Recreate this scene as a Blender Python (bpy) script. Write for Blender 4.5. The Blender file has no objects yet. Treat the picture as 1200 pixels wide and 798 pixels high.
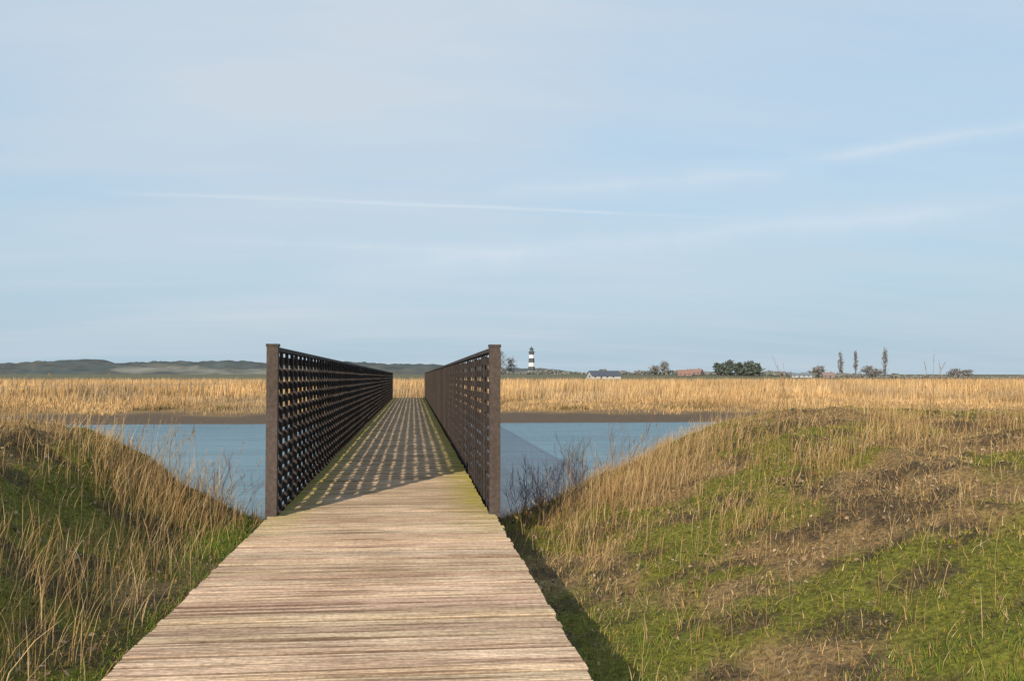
import bpy, math, time, numpy as np
from math import radians, sin, cos, tan, pi
T0 = time.time()
def tick(s): print("TICK", s, round(time.time()-T0, 1))
rng = np.random.default_rng(7)
scene = bpy.context.scene
scene.view_settings.view_transform = 'Standard'
scene.view_settings.look = 'None'
scene.view_settings.exposure = 0
SUN_EL = 17.0
SUN_AZ = 204.0      # compass style, 0 = +Y, clockwise
YAW = 5.76          # camera heading, clockwise from +Y

# ---------------------------------------------------------------- helpers
_G = {}
def vnoise(x, y, scale, seed):
    N = 256
    if seed not in _G: _G[seed] = np.random.default_rng(seed).random((N, N))
    g = _G[seed]
    u = np.asarray(x, float) / scale + 1000.3; v = np.asarray(y, float) / scale + 1000.7
    i = np.floor(u).astype(int); j = np.floor(v).astype(int)
    fu = u - i; fv = v - j
    fu = fu*fu*(3-2*fu); fv = fv*fv*(3-2*fv)
    a = g[i % N, j % N]; b = g[(i+1) % N, j % N]; c = g[i % N, (j+1) % N]; d = g[(i+1) % N, (j+1) % N]
    return (a*(1-fu)+b*fu)*(1-fv)+(c*(1-fu)+d*fu)*fv
def fbm(x, y, scale, seed, octv=4):
    s = 0; a = 1; t = 0
    for k in range(octv):
        s = s + a*vnoise(x, y, scale/2**k, seed+k); t += a; a *= .5
    return s/t
def smooth(t):
    t = np.clip(t, 0, 1); return t*t*(3-2*t)

def build_mesh(name, verts, faces_flat, sizes, col=None, mats=(), midx=None, smooth_sh=False, link=True, parent=None):
    me = bpy.data.meshes.new(name)
    verts = np.asarray(verts, np.float32); faces_flat = np.asarray(faces_flat, np.int32); sizes = np.asarray(sizes, np.int32)
    me.vertices.add(len(verts)); me.vertices.foreach_set("co", verts.ravel())
    me.loops.add(len(faces_flat)); me.loops.foreach_set("vertex_index", faces_flat)
    me.polygons.add(len(sizes))
    st = np.concatenate([[0], np.cumsum(sizes)[:-1]]).astype(np.int32)
    me.polygons.foreach_set("loop_start", st)
    me.update(calc_edges=True)
    if midx is not None: me.polygons.foreach_set("material_index", np.asarray(midx, np.int32))
    me.polygons.foreach_set("use_smooth", np.full(len(sizes), smooth_sh, bool))
    if col is not None:
        at = me.attributes.new("Col", 'FLOAT_COLOR', 'POINT')
        c = np.ones((len(verts), 4), np.float32); c[:, :3] = col
        at.data.foreach_set("color", c.ravel())
    for m in mats: me.materials.append(m)
    ob = bpy.data.objects.new(name, me)
    if link: scene.collection.objects.link(ob)
    if parent: ob.parent = parent
    return ob

def empty(name, loc=(0, 0, 0)):
    e = bpy.data.objects.new(name, None); e.location = loc; scene.collection.objects.link(e); return e

class Boxes:
    F = np.array([[0,3,2,1],[4,5,6,7],[0,1,5,4],[1,2,6,5],[2,3,7,6],[3,0,4,7]])
    def __init__(s): s.v = []; s.f = []; s.c = []; s.m = []; s.n = 0
    def add(s, x0, x1, y0, y1, z0, z1, col=(1, 1, 1), m=0):
        s.v += [(x0,y0,z0),(x1,y0,z0),(x1,y1,z0),(x0,y1,z0),(x0,y0,z1),(x1,y0,z1),(x1,y1,z1),(x0,y1,z1)]
        s.f.append(s.F+s.n); s.c += [tuple(col)]*8; s.m += [m]*6; s.n += 8
    def build(s, name, mats, **k):
        f = np.concatenate(s.f)
        return build_mesh(name, s.v, f.ravel(), np.full(len(f), 4), col=np.array(s.c), mats=mats, midx=s.m, **k)

def new_mat(name):
    m = bpy.data.materials.new(name); m.use_nodes = True
    nt = m.node_tree; b = nt.nodes["Principled BSDF"]
    b.inputs["Specular IOR Level"].default_value = .25
    return m, nt, b
def N(nt, typ, **k):
    n = nt.nodes.new(typ)
    for a, v in k.items():
        setattr(n, a, v)
    return n
def mixc(nt, fac, a, b, blend='MIX'):
    n = nt.nodes.new('ShaderNodeMix'); n.data_type = 'RGBA'; n.blend_type = blend
    for s, v in ((n.inputs[0], fac), (n.inputs[6], a), (n.inputs[7], b)):
        if hasattr(v, 'links'): nt.links.new(v, s)
        elif isinstance(v, (int, float)): s.default_value = v
        else: s.default_value = (*v, 1)
    return n.outputs[2]
def ramp(nt, src, p0, p1, c0=(0, 0, 0), c1=(1, 1, 1)):
    r = nt.nodes.new('ShaderNodeValToRGB'); nt.links.new(src, r.inputs[0])
    r.color_ramp.elements[0].position = p0; r.color_ramp.elements[1].position = p1
    r.color_ramp.elements[0].color = (*c0, 1); r.color_ramp.elements[1].color = (*c1, 1)
    return r.outputs[0]
def noise(nt, scale, detail=4, vec=None, rough=.6, mapping=None):
    n = nt.nodes.new('ShaderNodeTexNoise'); n.inputs['Scale'].default_value = scale
    n.inputs['Detail'].default_value = detail; n.inputs['Roughness'].default_value = rough
    if vec is None:
        g = nt.nodes.new('ShaderNodeNewGeometry'); vec = g.outputs['Position']
    if mapping:
        mp = nt.nodes.new('ShaderNodeMapping'); mp.inputs['Scale'].default_value = mapping
        nt.links.new(vec, mp.inputs[0]); vec = mp.outputs[0]
    nt.links.new(vec, n.inputs['Vector'])
    return n.outputs['Fac']
def bump(nt, b, h, strength=.3, dist=.02):
    n = nt.nodes.new('ShaderNodeBump'); n.inputs['Strength'].default_value = strength; n.inputs['Distance'].default_value = dist
    nt.links.new(h, n.inputs['Height']); nt.links.new(n.outputs[0], b.inputs['Normal'])
def attr_mat(name, rough=.85, nscale=None, lo=.7, hi=1.2, translucent=0.0, mapping=None, bmp=None):
    m, nt, b = new_mat(name)
    a = N(nt, 'ShaderNodeAttribute', attribute_name="Col")
    c = a.outputs['Color']
    if nscale:
        f = noise(nt, nscale, 5, mapping=mapping)
        c = mixc(nt, 1.0, c, ramp(nt, f, .3, .7, (lo,)*3, (hi,)*3), 'MULTIPLY')
        if bmp: bump(nt, b, f, *bmp)
    nt.links.new(c, b.inputs['Base Color']); b.inputs['Roughness'].default_value = rough
    b.inputs["Specular IOR Level"].default_value = .15
    if translucent:
        t = N(nt, 'ShaderNodeBsdfTranslucent'); nt.links.new(c, t.inputs[0])
        mx = N(nt, 'ShaderNodeMixShader'); mx.inputs[0].default_value = translucent
        nt.links.new(b.outputs[0], mx.inputs[1]); nt.links.new(t.outputs[0], mx.inputs[2])
        nt.links.new(mx.outputs[0], nt.nodes['Material Output'].inputs[0])
    return m
def flat_mat(name, col, rough=.8, nscale=1.0, var=.2):
    m, nt, b = new_mat(name)
    f = noise(nt, nscale, 4)
    lo = tuple(c*(1-var) for c in col); hi = tuple(c*(1+var) for c in col)
    nt.links.new(ramp(nt, f, .3, .7, lo, hi), b.inputs['Base Color']); b.inputs['Roughness'].default_value = rough
    return m
def polar(az, dist):
    return dist*sin(radians(az)), dist*cos(radians(az))

# ---------------------------------------------------------------- terrain
WATER_Z = -1.6
XS = [-60,-9,-6,-5,-4.1,-3.5,-3,-2.2,-1.75,-1.5,-1.3,.8,1.0,1.75,2.43,3.34,4.34,5.1,5.8,9.3,16,60]
ZC = [1.1,1.1,1.0,.96,.90,.60,.20,-.15,-.22,-.28,-.4,-.4,-.30,-.34,-.03,.25,.64,.88,.97,.99,1.0,1.1]
YC = [14,13,12.7,12.6,12.5,12.3,12.1,11.5,11.3,11.3,11.3,11.5,11.5,13,13,14,14.5,15,15,14.2,14,14]
ZF = [1.9,1.9,1.85,1.7,1.32,.78,.32,-.08,-.17,-.22,-.4,-.45,-.5,-.5,-.42,-.32,-.22,-.12,-.05,.2,.6,.8]  # west near-side heights raised out of view to cast shade on the left slope
def H(x, y):
    x = np.asarray(x, float); y = np.asarray(y, float)
    zc = np.interp(x, XS, ZC); yc = np.interp(x, XS, YC) + .8*(fbm(x, x*0, 3., 91)-.5); zf = np.interp(x, XS, ZF)
    t = np.clip((y-3)/(yc-3), 0, 1)
    s = 1-(1-t)**1.5
    z = zf+(zc-zf)*s
    side = smooth((np.abs(x+.32)-1.3)/1.2)
    big = .36-.24*smooth((y-9)/4)
    nz = (fbm(x, y, 2.2, 11)-.5)*big + (fbm(x, y, .6, 21)-.5)*.21 + (vnoise(x, y, .16, 25)-.5)*.06
    z = z+nz*side
    u = (y-yc)/9.0
    z = z-(z+2.4)*smooth(u)
    sh = 3.0*(fbm(x, x*0+5, 14., 31)-.5)
    yy = y+sh*smooth((y-50)/10)
    far = np.interp(yy, [55,63,66.5,68.5,71,76,88,110,200,500,820,870,960,1100,9000],
                        [-2.4,-2.3,-1.6,-1.35,-1.1,-.9,-.55,-.35,-.15,.2,.6,4.1,4.2,2.5,2.0])
    far = far + smooth((yy-66)/10)*((fbm(x, y, 12., 41)-.5)*.5+(fbm(x, y, 2.5, 51)-.5)*.22)
    return np.where(y > 50, far, z)
gx = np.concatenate([-np.geomspace(14, 5000, 60)[::-1], np.arange(-13.9, 16, .08), np.geomspace(16, 5000, 60)])
gy = np.concatenate([-np.geomspace(6, 3000, 22)[::-1], np.arange(-5.9, 2, .2), np.arange(2, 17, .08), np.arange(17, 24, .2), np.arange(24, 60, 1.5), np.arange(60, 100, .5), np.geomspace(100, 9000, 110)])
X, Y = np.meshgrid(gx, gy, indexing='ij'); Z = H(X, Y)
n, mny = X.shape
V = np.stack([X, Y, Z], -1).reshape(-1, 3)
i, j = np.meshgrid(np.arange(n-1), np.arange(mny-1), indexing='ij'); a = (i*mny+j).ravel()
Fq = np.stack([a, a+mny, a+mny+1, a+1], -1)
def lerp(a, b, t): t = np.asarray(t)[..., None]; return np.asarray(a)*(1-t)+np.asarray(b)*t
# moss cover 0..1 (1 = green) shared by the ground tint and the planting
def mossy(x, y):
    k = fbm(x, y, 1.3, 61, 5)
    bias = np.where(x > 0, .0+smooth((8.0-y)/3)*.07, .05)
    return smooth((k+bias-.45)/.14)
def near_cols(x, y):
    moss = np.array([.13, .135, .018]); straw = np.array([.24, .155, .07]); soil = np.array([.08, .055, .032])
    k2 = fbm(x, y, .35, 71)
    c = lerp(straw, moss, mossy(x, y)*.9)
    c = lerp(c, soil, smooth((k2-.49)/.14)*.85)
    return c
nc = near_cols(X, Y)
mud = np.array([.14, .10, .07]); reedg = np.array([.34, .22, .10]); fieldc = np.array([.16, .15, .09])
fc = lerp(mud, reedg, smooth((Y-69.5)/4+(fbm(X, Y, 3., 81)-.5)*1.4))
fc = lerp(fc, fieldc, smooth((Y-400)/300))
C = np.where((Y > 40)[..., None], fc, nc).reshape(-1, 3)
C[(V[:, 2] < -1.3) & (V[:, 1] < 40)] = mud
m_ground = attr_mat("ground_soil_moss", .95, 22, .4, 1.55, bmp=(.9, .04))
build_mesh("ground", V, Fq.ravel(), np.full(len(Fq), 4), col=C, mats=[m_ground], smooth_sh=True)
tick("ground")
# ---------------------------------------------------------------- water
m, nt, b = new_mat("water_surface")
wf = noise(nt, .35, 4, mapping=(.3, 1.0, 1))
nt.links.new(ramp(nt, wf, .35, .65, (.10, .27, .37), (.15, .34, .45)), b.inputs['Base Color']); b.inputs['Roughness'].default_value = .05
b.inputs['IOR'].default_value = 1.33; b.inputs["Specular IOR Level"].default_value = .5
n1 = noise(nt, 1.1, 6, mapping=(.40, 1.0, 1), rough=.72)
bump(nt, b, n1, 1.0, .24)
build_mesh("water", [(-900,13,WATER_Z),(900,13,WATER_Z),(900,80,WATER_Z),(-900,80,WATER_Z)], [0,1,2,3], [4], mats=[m])

# ---------------------------------------------------------------- deck + bridge
bridge = empty("footbridge")
def wood_mat(name, mossy=False, mapping=(1, 14, 14), sc=3.5, lo=.55, hi=1.25):
    m, nt, b = new_mat(name)
    at = N(nt, 'ShaderNodeAttribute', attribute_name="Col").outputs['Color']
    f = noise(nt, sc, 6, mapping=mapping, rough=.7)
    c = mixc(nt, 1.0, at, ramp(nt, f, .3, .7, (lo,)*3, (hi,)*3), 'MULTIPLY')
    f2 = noise(nt, 1.1, 4)
    c = mixc(nt, 1.0, c, ramp(nt, f2, .35, .65, (.84, .80, .76), (1.1, 1.1, 1.1)), 'MULTIPLY')
    if mossy:
        f3 = noise(nt, 2.2, 5, mapping=(.35, 9, 1), rough=.6)
        c = mixc(nt, 1.0, c, ramp(nt, f3, .38, .52, (.46, .40, .36), (1.05, 1.05, 1.05)), 'MULTIPLY')
        f4 = noise(nt, 30, 3)
        c = mixc(nt, 1.0, c, ramp(nt, f4, .35, .6, (.75, .73, .70), (1.08, 1.08, 1.08)), 'MULTIPLY')
        g = nt.nodes.new('ShaderNodeNewGeometry'); sp = N(nt, 'ShaderNodeSeparateXYZ'); nt.links.new(g.outputs['Position'], sp.inputs[0])
        def MM(op, a, b_):
            q = N(nt, 'ShaderNodeMath', operation=op)
            for s, v in zip(q.inputs, (a, b_)):
                if hasattr(v, 'links'): nt.links.new(v, s)
                else: s.default_value = v
            return q.outputs[0]
        ab = MM('ABSOLUTE', MM('ADD', sp.outputs[0], .32), 0.)
        mr = N(nt, 'ShaderNodeMapRange'); nt.links.new(ab, mr.inputs[0]); mr.inputs[1].default_value = .65; mr.inputs[2].default_value = 1.12
        my = N(nt, 'ShaderNodeMapRange'); nt.links.new(sp.outputs[1], my.inputs[0]); my.inputs[1].default_value = 9; my.inputs[2].default_value = 12
        nm = noise(nt, 5, 5, mapping=(1, .6, 1))
        mu = MM('MULTIPLY', MM('MULTIPLY', mr.outputs[0], my.outputs[0]), ramp(nt, nm, .28, .5))
        c = mixc(nt, MM('MULTIPLY', my.outputs[0], .22), c, (.25, .20, .10))
        c = mixc(nt, MM('MULTIPLY', mu, .85), c, (.27, .23, .03))
    nt.links.new(c, b.inputs['Base Color']); b.inputs['Roughness'].default_value = .8
    bump(nt, b, f, .35, .004)
    return m
m_deck = wood_mat("weathered_deck_timber", True)
m_rail = wood_mat("dark_rail_timber", False, (6, 1, 6), 4, .6, 1.35)
DY1 = 72.0
vs = []; fs = []; sz = []; cs = []; nv = 0
y = -8.0; pitch = .145
while y < DY1:
    on = y > 10.75
    x0 = (-1.455 if on else -1.54)+rng.normal(0, .004); x1 = (.845 if on else .90)+rng.normal(0, .007)
    w = .135; zt = rng.normal(0, .0025)
    k = 5; prof = [(0, -.04)]
    rw = w/k
    for q in range(k):
        a0 = q*rw
        prof += [(a0+.002, -.008), (a0+.006, 0), (a0+rw-.006, 0), (a0+rw-.002, -.008)]
    prof.append((w, -.04))
    P = len(prof); tilt = rng.normal(0, .004)
    base = np.array([.65, .475, .335])*rng.uniform(.82, 1.12)*(1+rng.normal(0, .02, 3))
    if rng.random() < .14: base = base*.74
    for xx in (x0, x1):
        for (yy, zz) in prof:
            vs.append((xx, y+yy, zt+zz+tilt*(xx+.3)/1.2))
            cs.append(base*(1. if zz > -.003 else .4))
    for q in range(P-1):
        fs += [nv+q, nv+P+q, nv+P+q+1, nv+q+1]; sz.append(4)
    fs += list(range(nv, nv+P)); sz.append(P)
    fs += list(range(nv+2*P-1, nv+P-1, -1)); sz.append(P)
    nv += 2*P; y += pitch
build_mesh("deck_boards", vs, fs, sz, col=np.array(cs), mats=[m_deck], parent=bridge)
bx = Boxes()
dk = np.array([.040, .030, .026])
def dcol(s=.15): return dk*(1+rng.uniform(-s, s))
for xx in (-1.46, -.35, .72): bx.add(xx, xx+.1, -8, 72, -.26, -.043, dcol()*1.6)
for yy in np.arange(14, 72, 6.0):
    for xx in (-1.4, .62): bx.add(xx, xx+.2, yy, yy+.2, -3.4, -.262, dcol()*1.5)
    bx.add(-1.6, 1.0, yy-.03, yy-.002, -.5, -.27, dcol()*1.5)
for yy in np.arange(-7, 10, 2.4):
    for xx in (-1.4, .7): bx.add(xx, xx+.1, yy, yy+.1, -1.2, -.262, dcol()*1.5)
bx.build("substructure", [m_rail], parent=bridge)
TOP = 1.83
for side in (-1, 1):
    bx = Boxes()
    def X2(a, b_):   # distance outward from the inner face
        if side < 0: return (-1.455-b_, -1.455-a)
        return (.845+a, .845+b_)
    for yy in (10.78, 71.9):
        a, b_ = X2(-.005, .115); bx.add(a, b_, yy, yy+.12, -.32, TOP+.0, dk*1.9)
        a, b_ = X2(-.012, .122); bx.add(a, b_, yy-.008, yy+.128, TOP+.001, TOP+.03, dk*1.5)
    st = .48; ys = np.arange(10.9+st, 71.8, st)
    dep = .034 if side < 0 else .014
    for k, yy in enumerate(ys):       # inner uprights
        a, b_ = X2(.052-dep, .052)
        bx.add(a, b_, yy-.030, yy+.030, -.25, TOP-.05, dcol(.25)*1.1)
    for k, yy in enumerate(ys[::4]):  # stout outer uprights
        a, b_ = X2(.092, .15)
        bx.add(a, b_, yy-.035, yy+.035, -.35, TOP-.05, dcol())
    rows = 13; zz0 = -.10
    for r in range(rows):
        z0 = zz0+r*.146
        yy = 10.905+.48*(r % 3)
        if r % 3:
            a, b_ = X2(.055, .088); bx.add(a, b_, 10.905, yy-.006, z0, z0+.086, dcol(.3))
        while yy < 71.88:
            L = min(.48*int(rng.integers(3, 9)), 71.88-yy)
            dz = rng.normal(0, .004)
            a, b_ = X2(.055, .085+rng.uniform(0, .005))
            bx.add(a, b_, yy, yy+L-.008, z0+dz, z0+.086+dz, dcol(.4)*1.15)
            yy += L
    yy = 10.905
    while yy < 71.88:
        L = min(4.0, 71.88-yy)
        a, b_ = X2(.02, .124); bx.add(a, b_, yy, yy+L-.005, TOP-.045, TOP, dk*1.5*rng.uniform(.9, 1.1)); yy += L
    bx.build("railing_left" if side < 0 else "railing_right", [m_rail], parent=bridge)
tick("bridge")
# ---------------------------------------------------------------- blades
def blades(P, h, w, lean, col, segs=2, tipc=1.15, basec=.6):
    n = len(P); ang = rng.uniform(0, pi, n)
    d = np.stack([np.cos(ang), np.sin(ang), 0*ang], -1)*w[:, None]/2
    L = np.concatenate([lean, np.zeros((n, 1))], 1)
    up = np.array([0, 0, 1.])
    if segs == 1: ts = [0]; ws = [1]
    elif segs == 2: ts = [0, .55]; ws = [1, .8]
    else: ts = [0, .33, .68]; ws = [1, .9, .65]
    rowsv = []; rc = []
    ll = np.linalg.norm(lean, axis=1)
    hh = np.sqrt(np.clip(h*h-ll*ll*.8, (h*.25)**2, None))
    for t, wk in zip(ts, ws):
        c = P+L*t*t+up*(hh*t)[:, None]
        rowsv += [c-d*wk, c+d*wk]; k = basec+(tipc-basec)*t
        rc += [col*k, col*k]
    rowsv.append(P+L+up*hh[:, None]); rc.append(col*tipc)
    nvp = len(rowsv)
    V = np.stack(rowsv, 1).reshape(-1, 3); Cc = np.stack(rc, 1).reshape(-1, 3)
    o = (np.arange(n)*nvp)[:, None]; pat = []; sz = []
    for s in range(len(ts)-1):
        pat += [2*s, 2*s+1, 2*s+3, 2*s+2]; sz.append(4)
    s = len(ts)-1; pat += [2*s, 2*s+1, 2*s+2]; sz.append(3)
    F = (o+np.array(pat)[None]).ravel(); S = np.tile(sz, n)
    return V, F, S, Cc
def merge(parts):
    v = []; f = []; s = []; c = []; n = 0
    for V, F, S, Cc in parts:
        v.append(V); f.append(F+n); s.append(S); c.append(Cc); n += len(V)
    return np.concatenate(v), np.concatenate(f), np.concatenate(s), np.concatenate(c)
m_grass = attr_mat("grass_blades", .8, translucent=.2)
m_turf = attr_mat("turf_blades", .9)

def scatter(nw, xr, yr, dens=None, yp=1.0):
    u = rng.random(nw); y = yr[0]+(yr[1]-yr[0])*u**yp
    x = rng.uniform(xr[0], xr[1], nw)
    # only the wedge of bank that can be seen, with a margin on both sides
    k = (x < .92*y+1.5) & (x > -.62*y-2.2)
    x = x[k]; y = y[k]
    if dens is not None:
        k = rng.random(len(x)) < dens(x, y); x = x[k]; y = y[k]
    return x, y
def on_land(x, y):
    return ((x < -1.60) | (x > .96))
def mk(x, y, hlo, hhi, wlo, whi, leanamp, cols, colvar=.2, wind=(.25, .05), segs=2, **k):
    n = len(x); h = rng.uniform(hlo, hhi, n)
    z = H(x, y)-.01
    lean = rng.normal(0, leanamp, (n, 2))*h[:, None]+np.array(wind)*h[:, None]
    ci = rng.integers(0, len(cols), n)
    col = np.array(cols)[ci]*rng.uniform(1-colvar, 1+colvar, (n, 1))
    return blades(np.stack([x, y, z], -1), h, rng.uniform(wlo, whi, n), lean, col, segs=segs, **k)
STRAW = [(.56, .38, .17), (.47, .30, .13), (.64, .46, .24), (.36, .22, .09), (.45, .26, .11)]
GREEN = [(.19, .21, .015), (.24, .24, .02), (.14, .165, .015), (.29, .24, .03)]
OLIVE = [(.27, .21, .06), (.33, .23, .08), (.17, .14, .045)]
parts = []; turf = []
XR = ((-12, -1.6), (.96, 15))
for xr, nn in ((XR[0], 1.0), (XR[1], 1.5)):
    dim = .8 if xr[0] < 0 else 1.0     # moss-green turf blades on the west bank are coloured darker
    Lf = lambda f: (lambda x, y: np.where(on_land(x, y), f(x, y), 0))
    x, y = scatter(int(200000*nn), xr, (2.8, 16.5), Lf(lambda x, y: mossy(x, y)), 1.3)
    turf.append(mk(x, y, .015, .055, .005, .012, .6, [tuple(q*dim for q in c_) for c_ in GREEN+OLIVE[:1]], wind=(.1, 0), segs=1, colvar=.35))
    x, y = scatter(int(170000*nn), xr, (2.8, 16.5), Lf(lambda x, y: 1-.65*mossy(x, y)), 1.3)
    turf.append(mk(x, y, .03, .10, .004, .009, .9, OLIVE+STRAW[3:]+STRAW[:3], segs=1, colvar=.35))
    # sparse straw tufts
    tuft = lambda x, y: smooth((fbm(x, y, 1.1, 161, 2)-.57)/.14)*smooth((fbm(x, y, .22, 163, 1)-.45)/.2)
    low = lambda x, y: 1-.75*smooth((x-4.3)/1.)*smooth((y-11)/2)
    x, y = scatter(int(64000*nn), xr, (3, 17), Lf(lambda x, y: low(x, y)*(.06+.8*tuft(x, y)*(.3+.7*smooth((y-7)/5)))), 1.1)
    parts.append(mk(x, y, .07, .25, .0025, .0055, .38, STRAW, segs=3))
    x, y = scatter(int(11000*nn), xr, (11.5, 17), Lf(lambda x, y: low(x, y)*(.12+.88*smooth((fbm(x, y, .9, 171, 2)-.5)/.15))))
    parts.append(mk(x, y, .08, .26, .004, .007, .28, STRAW, segs=3))
# taller stuff on the flanks beside the cut
for cx, sx, cy, sy, nn, hl, hh in ((-2.9, .45, 11.3, .7, 1100, .2, .6), (-2.3, .3, 8.6, 1.4, 380, .2, .45), (-4.0, .9, 8.5, 2.0, 380, .15, .5),
                                   (2.7, .45, 12.4, .8, 1000, .15, .5), (1.9, .3, 10.8, 1.2, 350, .15, .35), (3.9, .5, 13.4, .7, 1000, .15, .4),
                                   (-2.5, .4, 5.8, 1.0, 450, .2, .55), (6.3, .2, 12.4, .3, 330, .2, .5), (7.6, .25, 11.8, .4, 330, .2, .5), (4.6, .2, 10.6, .3, 260, .15, .45),
                                   (5.6, .25, 11.0, .3, 260, .15, .4), (9.0, .4, 12.0, .4, 300, .2, .5), (3.3, .2, 9.4, .3, 200, .12, .35), (6.6, .2, 9.5, .3, 150, .12, .35)):
    x = rng.normal(cx, sx, nn); y = rng.normal(cy, sy, nn); k = on_land(x, y) & ((x < -1.75) | (x > 1.1)); x = x[k]; y = y[k]
    parts.append(mk(x, y, hl, hh, .003, .006, .22, STRAW, segs=3, wind=(.18, .05)))
# lush green tufts against the deck edge
for cx, sx, cy, sy, nn in ((-1.95, .16, 10.2, .8, 2200), (-1.75, .08, 7.0, 2.2, 900), (1.6, .3, 6.5, 1.5, 700), (3.2, .5, 5.0, .4, 1500), (4.4, .3, 5.6, .3, 900)):
    x = rng.normal(cx, sx, nn); y = rng.normal(cy, sy, nn); k = on_land(x, y); x = x[k]; y = y[k]
    parts.append(mk(x, y, .04, .13, .004, .007, .4, [(.17, .25, .03), (.13, .20, .025), (.22, .25, .05)], segs=2))
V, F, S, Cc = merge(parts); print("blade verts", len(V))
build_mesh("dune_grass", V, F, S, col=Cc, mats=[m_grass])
V, F, S, Cc = merge(turf); print("turf verts", len(V))
build_mesh("mossy_turf", V, F, S, col=Cc, mats=[m_turf])
tick("grass")
def stalks(x, y, hl, hh, heads=True, cols=STRAW[1:4], wl=.005, leanx=.12):
    out = []
    n = len(x); h = rng.uniform(hl, hh, n); z = H(x, y)
    lean = rng.normal(0, .12, (n, 2))*h[:, None]; lean[:, 0] += leanx*h
    col = np.array(cols)[rng.integers(0, len(cols), n)]*rng.uniform(.8, 1.2, (n, 1))
    P = np.stack([x, y, z], -1)
    out.append(blades(P, h, np.full(n, wl), lean, col, segs=3))
    if heads:
        K = 14
        for k in range(K):
            t = rng.uniform(.78, 1.0, n)
            ll = np.linalg.norm(lean, axis=1); hz = np.sqrt(np.clip(h*h-ll*ll*.8, (h*.25)**2, None))
            Q = P+np.concatenate([lean*(t*t)[:, None], (hz*t)[:, None]], 1)
            hl2 = rng.uniform(.03, .07, n)*(1.25-t)*2
            out.append(blades(Q, hl2, rng.uniform(.003, .006, n), rng.normal(0, .25, (n, 2))*hl2[:, None], col*.85, segs=2))
    return out
parts = []
for xr, nn, y0_ in (((-6.5, -2.0), 100, 10), ((2.3, 4.5), 60, 10), ((4.5, 11), 34, 10)):
    x = rng.uniform(*xr, nn); y = rng.uniform(y0_, 14.5, nn); parts += stalks(x, y, .2, .6)
    x = rng.uniform(*xr, nn*3); y = rng.uniform(6, 13.5, nn*3); parts += stalks(x, y, .15, .42, heads=False, wl=.004)
x = rng.normal(-3.0, .45, 60); y = rng.normal(11.8, .6, 60); parts += stalks(x, y, .5, .95)
x = rng.normal(2.3, .45, 60); y = rng.normal(12.6, .6, 60); parts += stalks(x, y, .4, .8)
x = rng.uniform(-3, -2.0, 110); y = rng.uniform(4.2, 8, 110); parts += stalks(x, y, .2, .5, heads=False, wl=.004)
x = rng.uniform(1.5, 6, 160); y = rng.uniform(4.5, 9, 160); parts += stalks(x, y, .12, .32, heads=False, wl=.0035)
# bushy reed plumes standing on the crest
px_ = np.concatenate([rng.normal(c, .10, 6) for c in (5.25, 7.55, 9.25)]); py_ = rng.normal(13.5, .15, len(px_))
parts += stalks(px_, py_, .45, 1.0, cols=[(.34, .20, .10)], wl=.013, leanx=.1)
px_ = rng.normal(-5.2, .15, 9); py_ = rng.normal(11.9, .15, 9)
parts += stalks(px_, py_, .55, .98, cols=[(.38, .23, .12)], wl=.013, leanx=.35)
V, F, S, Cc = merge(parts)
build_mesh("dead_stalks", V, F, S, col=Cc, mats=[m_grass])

# fallen leaves / litter
x, y = scatter(26000, (-7, 13), (3, 15.5), lambda x, y: np.where(on_land(x, y), .2+.8*smooth((fbm(x, y, 1.0, 261)-.46)/.15), 0))
n = len(x); P = np.stack([x, y, H(x, y)+.02+rng.uniform(0, .03, n)], -1)
a1 = rng.uniform(0, 2*pi, n); sz = rng.uniform(.008, .024, n)
u = np.stack([np.cos(a1), np.sin(a1), rng.normal(0, .5, n)], -1)*sz[:, None]; v = np.stack([-np.sin(a1), np.cos(a1), rng.normal(0, .6, n)], -1)*sz[:, None]*.6
V = np.stack([P-u, P-v, P+u, P+v], 1).reshape(-1, 3)
lc = np.array([(.26, .17, .10), (.32, .22, .14), (.15, .09, .05), (.38, .28, .18), (.22, .12, .06)])[rng.integers(0, 5, n)]
build_mesh("leaf_litter", V, np.arange(4*n), np.full(n, 4), col=np.repeat(lc, 4, 0), mats=[m_turf])

# ---------------------------------------------------------------- bare shrubs (twigs)
def twig_shrub(name, cx, cy, nst, hgt, spread, col, wd=.006):
    segs = []
    def grow(p, d, L, w, lev):
        pts = [p]
        for k in range(4):
            d = d+rng.normal(0, .13, 3); d = d/np.linalg.norm(d); p = p+d*L/4; pts.append(p)
            if lev < 2 and k > 0:
                for _ in range(rng.integers(1, 3)):
                    nd = d+rng.normal(0, .45, 3); nd[2] = abs(nd[2]); nd /= np.linalg.norm(nd)
                    grow(p, nd, L*.55, w*.7, lev+1)
        segs.append((pts, w))
    for s in range(nst):
        x = cx+rng.normal(0, spread*.4); y = cy+rng.normal(0, spread*.4)
        d = np.array([rng.normal(0, .3), rng.normal(0, .3), 1.]); d /= np.linalg.norm(d)
        grow(np.array([x, y, float(H(x, y))-.02]), d, hgt*rng.uniform(.5, .9), wd, 0)
    v = []; f = []; n = 0
    for pts, w in segs:
        K = len(pts)
        for k, p in enumerate(pts):
            r = w*(1-.6*k/(K-1))/2
            for q in range(3):
                v.append((p[0]+cos(q*2.094)*r, p[1]+sin(q*2.094)*r, p[2]))
        for k in range(K-1):
            for q in range(3):
                q2 = (q+1) % 3; f += [n+3*k+q, n+3*k+q2, n+3*k+3+q2, n+3*k+3+q]
        n += 3*K
    build_mesh(name, v, f, np.full(len(f)//4, 4), col=np.tile(np.array(col), (len(v), 1)), mats=[m_turf])
twig_shrub("bare_shrub", 1.55, 12.3, 26, .62, .6, (.10, .065, .065), .010)
twig_shrub("bare_shrub", 2.1, 12.9, 12, .75, .4, (.12, .08, .07), .010)
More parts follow.
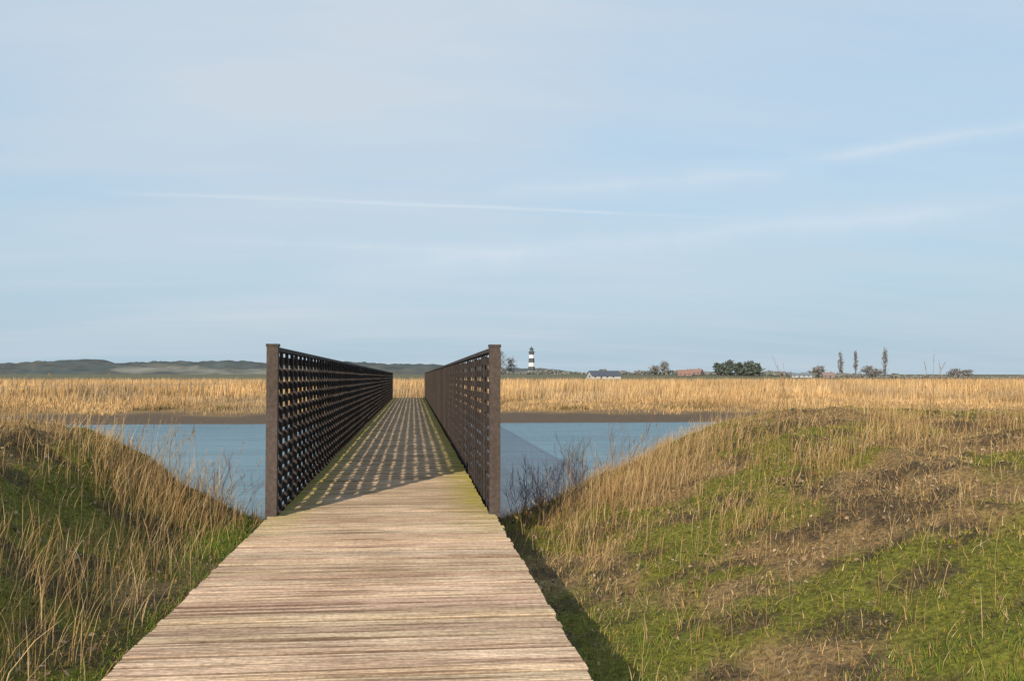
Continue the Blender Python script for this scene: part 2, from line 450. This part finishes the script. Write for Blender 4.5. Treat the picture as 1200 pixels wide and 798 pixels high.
twig_shrub("bare_shrub", 2.6, 13.0, 5, 1.0, .4, (.20, .13, .09), .010)
twig_shrub("bare_shrub", -2.3, 11.8, 12, .6, .6, (.16, .11, .08), .009)
tick("shrubs")
# ---------------------------------------------------------------- far reeds
parts = []
REED = [(.62, .39, .18), (.52, .33, .15), (.68, .46, .23), (.42, .26, .12), (.56, .34, .15), (.32, .20, .10)]
def reeds(nw, yr, hl, hh, wl, wh, dens=None, yp=1., cols=REED):
    u = rng.random(nw); y = yr[0]+(yr[1]-yr[0])*u**yp
    x = rng.uniform(-.55, .85, nw)*y
    k = np.ones(nw, bool)
    if dens is not None: k &= rng.random(nw) < dens(x, y)
    k &= ~((np.abs(x+.3) < 1.6) & (y < 90))
    x = x[k]; y = y[k]
    clump = .40+1.1*fbm(x, y, 5., 301)
    n = len(x); h = rng.uniform(hl, hh, n)*clump
    col = np.array(cols)[rng.integers(0, len(cols), n)]*rng.uniform(.8, 1.15, (n, 1))*(.30+1.3*fbm(x, y*.6, 7., 311))[:, None]
    pale = smooth((fbm(x, y, 9., 331)-.55)/.12)[:, None]*.4
    col = col*(1-pale)+np.array([.46, .37, .25])*pale
    return blades(np.stack([x, y, H(x, y)-.02], -1), h, rng.uniform(wl, wh, n), rng.normal(0, .12, (n, 2))*h[:, None]+np.array([.08, 0])*h[:, None], col, basec=.65, tipc=1.1, segs=1)
parts.append(reeds(45000, (69.5, 86), .12, .45, .03, .07, lambda x, y: smooth((y-70)/5.+(fbm(x, y, 3., 81)-.5)*2)))
parts.append(reeds(70000, (77, 125), .4, 1.1, .03, .07, lambda x, y: smooth((y-79)/9+(fbm(x, y, 6., 321)-.5)*3), 1.2))
parts.append(reeds(50000, (95, 330), .9, 1.7, .05, .14, None, 1.6))
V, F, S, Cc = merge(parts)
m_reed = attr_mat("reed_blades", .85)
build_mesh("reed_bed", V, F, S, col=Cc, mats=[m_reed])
x = np.concatenate([rng.normal(c, .8, 90) for c in (20.5, 22, -14, -19, 12)]); y = 74.5+rng.normal(0, .5, len(x))
V, F, S, Cc = mk(x, y, .2, .5, .05, .09, .2, [(.16, .12, .05)])
build_mesh("shore_tussock", V, F, S, col=Cc, mats=[m_reed])
tick("reeds")
# ---------------------------------------------------------------- fence on far bank
fb = Boxes(); fx0, fy0, fx1, fy1 = -46, 86, -17, 92
nP = 30; prev = None
for k in range(nP):
    t = k/(nP-1); x = fx0+(fx1-fx0)*t; y = fy0+(fy1-fy0)*t; z = float(H(x, y))
    fb.add(x-.04, x+.04, y-.04, y+.04, z-.1, z+1.55+rng.normal(0, .06), (.22, .17, .12))
    if prev is not None:
        for dz in (1.35,):
            px, py, pz = prev; n0 = fb.n
            fb.v += [(px+.04, py-.02, pz+dz), (x-.04, y-.02, z+dz), (x-.04, y+.02, z+dz), (px+.04, py+.02, pz+dz),
                     (px+.04, py-.02, pz+dz+.06), (x-.04, y-.02, z+dz+.06), (x-.04, y+.02, z+dz+.06), (px+.04, py+.02, pz+dz+.06)]
            fb.f.append(Boxes.F+n0); fb.c += [(.26, .20, .14)]*8; fb.m += [0]*6; fb.n += 8
    prev = (x, y, z)
m_fence = attr_mat("old_fence_timber", .9, 6)
fb.build("wooden_fence", [m_fence])

# ---------------------------------------------------------------- dunes
dx = np.linspace(-1900, 330, 560); dy = np.linspace(950, 1700, 100)
DX, DY = np.meshgrid(dx, dy, indexing='ij')
env = smooth((DY-950)/150)*(1-smooth((DY-1500)/200))*(1-smooth((DX-20)/300))
kk = fbm(DX, DY*1.6, 120, 421, 4)
sand = smooth((kk-.54)/.06)
scr = (1-sand)*(3.5*vnoise(DX, DY, 11, 415)+2*vnoise(DX, DY, 5, 417))
DZ = -1+env*(4+17*fbm(DX, DY, 230, 401, 3)+11*fbm(DX, DY, 60, 411, 3)+scr-5)
dc = lerp((.095, .11, .105), (.27, .25, .20), sand*.8)  # dune colours muted, with distance haze painted in
dc = lerp(dc, (.13, .125, .11), smooth((fbm(DX, DY, 25, 431)-.5)/.1)*.7)
n, mny = DX.shape; i, j = np.meshgrid(np.arange(n-1), np.arange(mny-1), indexing='ij'); a = (i*mny+j).ravel()
Fq = np.stack([a, a+mny, a+mny+1, a+1], -1)
build_mesh("dune_hills", np.stack([DX, DY, DZ], -1).reshape(-1, 3), Fq.ravel(), np.full(len(Fq), 4), col=dc.reshape(-1, 3), mats=[attr_mat("dune_scrub", .95, .05, .7, 1.2)], smooth_sh=True)

# ---------------------------------------------------------------- trees (distant)
m_tree = attr_mat("distant_foliage", .9)
def tree(name, az, dist, hgt, wid, kind, col, z0=None):
    x0, y0 = polar(az, dist); z0 = float(H(x0, y0))-.3 if z0 is None else z0
    v = []; f = []; c = []; n = 0
    def limb(p, q, r0, r1):
        nonlocal n
        for pt, r in ((p, r0), (q, r1)):
            for k in range(4): v.append((pt[0]+r*cos(k*pi/2), pt[1]+r*sin(k*pi/2), pt[2])); c.append((.12, .11, .105))
        for k in range(4): f.extend([n+k, n+(k+1) % 4, n+4+(k+1) % 4, n+4+k])
        n += 8
    limb(np.array([0, 0, 0]), np.array([0, 0, hgt*.85]), hgt*.032, hgt*.006)
    tips = []
    nb = 34
    for k in range(nb):
        t = rng.uniform(.06 if kind == 'poplar' else .15, .92); a = rng.uniform(0, 2*pi)
        if kind == 'poplar': R = wid/2*(1-abs(t-.45)*.9)*rng.uniform(.5, 1.); rise = hgt*.14
        else: R = wid/2*math.sqrt(max(.05, 1-((t-.5)/.5)**2))*rng.uniform(.5, 1.05); rise = hgt*.1
        q = np.array([R*cos(a), R*sin(a), min(hgt*t+rise, hgt)]); limb(np.array([0, 0, hgt*t]), q, hgt*.008, hgt*.003); tips.append(q)
    nl = {'poplar': 560, 'bare': 620, 'bush': 700, 'green': 1000}[kind]; s = {'poplar': .38, 'bare': .36, 'bush': .42, 'green': .6}[kind]
    for k in range(nl):
        b0 = tips[rng.integers(nb)]; p = b0*rng.uniform(.35, 1.05)+rng.normal(0, wid*.07, 3); p[2] = max(.3, b0[2]+rng.normal(0, hgt*.07))
        u = rng.normal(0, 1, 3)*s; w_ = rng.normal(0, 1, 3)*s; cc = np.array(col)*rng.uniform(.6, 1.4)
        for q in (p-u, p-w_*.6, p+u, p+w_*.6): v.append(tuple(q)); c.append(tuple(cc))
        f.extend([n, n+1, n+2, n+3]); n += 4
    ob = build_mesh(name, v, f, np.full(len(f)//4, 4), col=np.array(c), mats=[m_tree]); ob.location = (x0, y0, z0)
BR = (.19, .18, .17); GR = (.09, .11, .09)  # far tree colours greyed to carry aerial haze
tree("bare_tree", 5.1, 900, 21, 13, 'bare', BR)
tree("bare_tree", 5.7, 930, 15, 12, 'bush', BR)
tree("bare_tree", 4.5, 920, 12, 12, 'bush', BR)
tree("bare_tree", 14.0, 900, 8, 11, 'bush', BR); tree("bare_tree", 14.6, 910, 11, 10, 'bush', BR)
for az, hh in ((17.7, 10), (18.2, 12), (18.75, 11), (19.3, 12.5), (19.7, 10)): tree("evergreen_tree", az, 900, hh, 12, 'green', GR)
tree("poplar_tree", 24.27, 930, 20, 6.5, 'poplar', BR); tree("poplar_tree", 25.05, 930, 21, 6, 'poplar', BR); tree("poplar_tree", 26.57, 930, 23, 7, 'poplar', BR)
tree("bare_tree", 25.7, 920, 10, 15, 'bush', BR); tree("bare_tree", 23.2, 910, 9, 12, 'bush', BR); tree("bare_tree", 22.9, 910, 8, 12, 'bush', BR)
tree("bare_tree", 30.0, 910, 8, 13, 'bush', BR); tree("bare_tree", 30.6, 920, 7, 13, 'bush', BR); tree("bare_tree", 26.1, 915, 8, 14, 'bush', BR)
nh = 7000
az = rng.uniform(3, 34, nh); dd = rng.uniform(900, 940, nh); x0 = dd*np.sin(np.radians(az)); y0 = dd*np.cos(np.radians(az))
z = H(x0, y0)+rng.random(nh)*np.clip(fbm(az, az*0, .8, 501)-.25, .08, None)*8
P = np.stack([x0, y0, z], -1); u = rng.normal(0, .8, (nh, 3)); w_ = rng.normal(0, .6, (nh, 3))
v = np.stack([P-u, P-w_, P+u, P+w_], 1).reshape(-1, 3)
build_mesh("distant_hedgerow", v, np.arange(len(v)), np.full(nh, 4), col=np.repeat(np.array((.18, .18, .165))*rng.uniform(.7, 1.3, (nh, 1)), 4, 0), mats=[m_tree])  # hedge colour has the same haze painted into it
tick("trees")
# ---------------------------------------------------------------- lighthouse
lx, ly = polar(6.9, 1000); lz = float(H(lx, ly))
m_w = flat_mat("white_paint", (.62, .63, .64), .6, .3, .06); m_b = flat_mat("black_paint", (.07, .075, .085), .5, .3, .2); m_gl = flat_mat("lantern_glass", (.1, .13, .15), .1)
rings = [(0, 4.0, 0), (5, 3.7, 0), (5.01, 3.7, 1), (9.5, 3.4, 1), (9.51, 3.4, 0), (13.5, 3.15, 0), (13.51, 3.15, 1), (18, 2.9, 1), (18.01, 2.9, 0), (21.5, 2.7, 0), (21.51, 2.7, 1), (24, 2.6, 1),
         (24.01, 3.7, 1), (24.6, 3.7, 1), (24.61, 2.1, 2), (27.2, 2.1, 2), (27.21, 2.5, 1), (28.4, 1.3, 1), (29.2, .3, 1), (30.6, .12, 1)]
v = []; f = []; mi = []
for k, (z, r, mm) in enumerate(rings):
    for q in range(8): v.append((r*cos(q*pi/4+pi/8), r*sin(q*pi/4+pi/8), z))
    if k:
        for q in range(8): f += [(k-1)*8+q, (k-1)*8+(q+1) % 8, k*8+(q+1) % 8, k*8+q]; mi.append(mm)
f2 = list(f); sizes = [4]*(len(f)//4); f2 += list(range((len(rings)-1)*8, len(rings)*8)); sizes.append(8); mi.append(1)
lh = build_mesh("lighthouse", v, f2, sizes, mats=[m_w, m_b, m_gl], midx=mi); lh.location = (lx, ly, lz-1)

# ---------------------------------------------------------------- houses
def house(name, az, dist, L, D, hw, hr, wallc, roofc, rot=0, chim=True):
    x0, y0 = polar(az, dist); e = empty(name, (x0, y0, float(H(x0, y0)))); e.rotation_euler[2] = radians(-az+rot)
    mw = flat_mat(name+"_wall", wallc, .85, .6, .1); mr = flat_mat(name+"_roof", roofc, .7, 1.2, .2); mg = flat_mat(name+"_glass", (.05, .06, .07), .2)
    l = L/2; d = D/2
    v = [(-l,-d,0),(l,-d,0),(l,d,0),(-l,d,0),(-l,-d,hw),(l,-d,hw),(l,d,hw),(-l,d,hw),(-l,0,hw+hr),(l,0,hw+hr)]
    f = [0,1,5,4, 2,3,7,6]; s = [4,4]; f += [1,2,6,9,5]; s.append(5); f += [3,0,4,8,7]; s.append(5)
    build_mesh("walls", v, f, s, mats=[mw], parent=e)
    o = .4; k = hr*o/d
    v = [(-l-o,-d-o,hw-k+.05),(l+o,-d-o,hw-k+.05),(l+o,0,hw+hr+.05),(-l-o,0,hw+hr+.05),(-l-o,d+o,hw-k+.05),(l+o,d+o,hw-k+.05)]
    v += [(a_, b_, c_+.2) for a_, b_, c_ in v]
    f = [0,1,2,3, 3,2,5,4, 9,8,7,6, 10,11,8,9, 0,6,7,1, 4,5,11,10, 0,3,9,6, 3,4,10,9, 1,7,8,2, 2,8,11,5]
    build_mesh("roof", v, f, [4]*10, mats=[mr], parent=e)
    wb = Boxes()
    for k in range(int(L//4)):
        xx = -l+2+k*4
        if k == 1: wb.add(xx-.5, xx+.5, -d-.05, -d+.1, 0, 2.1)
        else: wb.add(xx-.6, xx+.6, -d-.05, -d+.1, .9, min(2.3, hw-.2))
    wb.add(-l-.05, -l+.1, -.6, .6, .9, 2.2)
    wb.build("windows", [mg], parent=e)
    if chim:
        cb = Boxes(); cb.add(l*.5-.4, l*.5+.4, -.4, .4, hw+hr-.6, hw+hr+1.2); cb.build("chimney", [flat_mat(name+"_brick", (.25, .13, .1))], parent=e)
house("white_farmhouse", 11.1, 600, 19, 8, 1.9, 2.9, (.40, .40, .39), (.08, .09, .115), 25, False)
house("brick_house", 15.7, 880, 12, 8, 2.0, 3.2, (.24, .17, .15), (.26, .15, .12), 10)
house("brick_house", 16.35, 900, 12, 8, 2.0, 3.0, (.24, .17, .15), (.25, .16, .13), -20)
house("white_barn", 22.2, 890, 17, 8, 2.0, 1.8, (.33, .34, .35), (.17, .19, .21), 5, False)
house("brick_house", 23.6, 900, 10, 7, 2.2, 2.4, (.22, .17, .15), (.25, .18, .16), 15)

# ---------------------------------------------------------------- sky
w = bpy.data.worlds.new("World"); scene.world = w; w.use_nodes = True
nt = w.node_tree; bg = nt.nodes["Background"]; STR = .13; bg.inputs[1].default_value = STR
sky = N(nt, 'ShaderNodeTexSky', sky_type='NISHITA'); sky.sun_disc = False
sky.sun_elevation = radians(SUN_EL); sky.sun_rotation = radians(SUN_AZ); sky.dust_density = 1.5; sky.ozone_density = 2.0
tc = N(nt, 'ShaderNodeTexCoord'); dirv = tc.outputs['Generated']
sp = N(nt, 'ShaderNodeSeparateXYZ'); nt.links.new(dirv, sp.inputs[0])
def M(op, a, b=None, c=None, clamp=False):
    n = N(nt, 'ShaderNodeMath', operation=op); n.use_clamp = clamp
    for k, v in enumerate((a, b, c)):
        if v is None: continue
        if hasattr(v, 'links'): nt.links.new(v, n.inputs[k])
        else: n.inputs[k].default_value = v
    return n.outputs[0]
zc = M('ADD', M('MAXIMUM', sp.outputs[2], 0.), .16)
cmb = N(nt, 'ShaderNodeCombineXYZ'); nt.links.new(M('DIVIDE', sp.outputs[0], zc), cmb.inputs[0]); nt.links.new(M('DIVIDE', sp.outputs[1], zc), cmb.inputs[1])
cu = cmb.outputs[0]
c1 = ramp(nt, noise(nt, .8, 5, vec=cu, mapping=(.5, 1.0, 1), rough=.5), .38, .66)
c2 = ramp(nt, noise(nt, 2.2, 6, vec=cu, mapping=(.25, 1.6, 1), rough=.6), .46, .75)
cl = M('ADD', M('MULTIPLY', c1, .6), M('MULTIPLY', c2, .4), clamp=True)
# cirrus sheet is thicker towards the north-west (upper left of the view)
dl = N(nt, 'ShaderNodeVectorMath', operation='DOT_PRODUCT'); nt.links.new(dirv, dl.inputs[0])
def dvec(az, el): return np.array([sin(radians(az))*cos(radians(el)), cos(radians(az))*cos(radians(el)), sin(radians(el))])
dl.inputs[1].default_value = dvec(-8, 20)
mrl = N(nt, 'ShaderNodeMapRange'); nt.links.new(dl.outputs['Value'], mrl.inputs[0]); mrl.inputs[1].default_value = cos(radians(20)); mrl.inputs[2].default_value = cos(radians(4))
cl = M('ADD', M('MULTIPLY', cl, .85), M('MULTIPLY', mrl.outputs[0], M('ADD', M('MULTIPLY', c1, .5), .3)), clamp=True)
def contrail(a0, e0, a1, e1, width, amp, warp):
    p = dvec(a0, e0); q = dvec(a1, e1); nn = np.cross(p, q); nn /= np.linalg.norm(nn); mid = (p+q); mid /= np.linalg.norm(mid); half = math.degrees(math.acos(p@q))/2
    d = N(nt, 'ShaderNodeVectorMath', operation='DOT_PRODUCT'); nt.links.new(dirv, d.inputs[0]); d.inputs[1].default_value = nn
    wn = M('MULTIPLY', M('SUBTRACT', noise(nt, 9, 4, vec=dirv), .5), warp)
    ab = M('ABSOLUTE', M('ADD', d.outputs['Value'], wn))
    t = M('SUBTRACT', 1., M('DIVIDE', ab, width), clamp=True); t = M('MULTIPLY', t, t)
    e = N(nt, 'ShaderNodeVectorMath', operation='DOT_PRODUCT'); nt.links.new(dirv, e.inputs[0]); e.inputs[1].default_value = mid
    mr = N(nt, 'ShaderNodeMapRange'); nt.links.new(e.outputs['Value'], mr.inputs[0]); mr.inputs[1].default_value = cos(radians(half)); mr.inputs[2].default_value = cos(radians(half*.5))
    pn = ramp(nt, noise(nt, 14, 4, vec=dirv), .3, .6, (.45,)*3, (1,)*3)
    return M('MULTIPLY', M('MULTIPLY', M('MULTIPLY', t, mr.outputs[0]), pn), amp)
k1 = contrail(-18, 9.9, 20, 8.9, .004, .42, .004)
k2 = contrail(20, 11.8, 42, 13.2, .014, .42, .014)
k3 = contrail(4, 10.6, 24, 11.4, .024, .34, .02)
k4 = contrail(-14, 7.6, 12, 6.9, .012, .25, .01)
k5 = contrail(-6, 5.8, 40, 9.2, .03, .38, .03)
c = sky.outputs[0]
haze = M('POWER', M('SUBTRACT', 1., M('MAXIMUM', sp.outputs[2], 0.), clamp=True), 9.)
def S(c): return tuple(q/STR for q in c)
c = mixc(nt, .75, c, S((.52, .70, .87)))                 # thin high veil
c = mixc(nt, M('MULTIPLY', haze, .85), c, S((.41, .55, .65)))
c = mixc(nt, M('MULTIPLY', cl, .7), c, S((.66, .71, .765)))
for k in (k1, k2, k3, k4, k5): c = mixc(nt, k, c, S((.78, .83, .88)))
nt.links.new(c, bg.inputs[0])

# ---------------------------------------------------------------- sun
sd = bpy.data.lights.new("sun", 'SUN'); sd.energy = 5.0; sd.angle = radians(.5); sd.color = (1, .89, .72)
so = bpy.data.objects.new("sun", sd); scene.collection.objects.link(so)
from mathutils import Vector
sv = Vector((sin(radians(SUN_AZ))*cos(radians(SUN_EL)), cos(radians(SUN_AZ))*cos(radians(SUN_EL)), sin(radians(SUN_EL))))
so.rotation_euler = sv.to_track_quat('Z', 'Y').to_euler()
# ---------------------------------------------------------------- camera
cd = bpy.data.cameras.new("camera"); cd.lens = 34.5; cd.sensor_width = 36; cd.clip_end = 20000; cd.clip_start = .05
co = bpy.data.objects.new("camera", cd); scene.collection.objects.link(co)
co.location = (0, 0, 1.5); co.rotation_euler = (radians(90+2.14), 0, radians(-YAW)); scene.camera = co
tick("end")
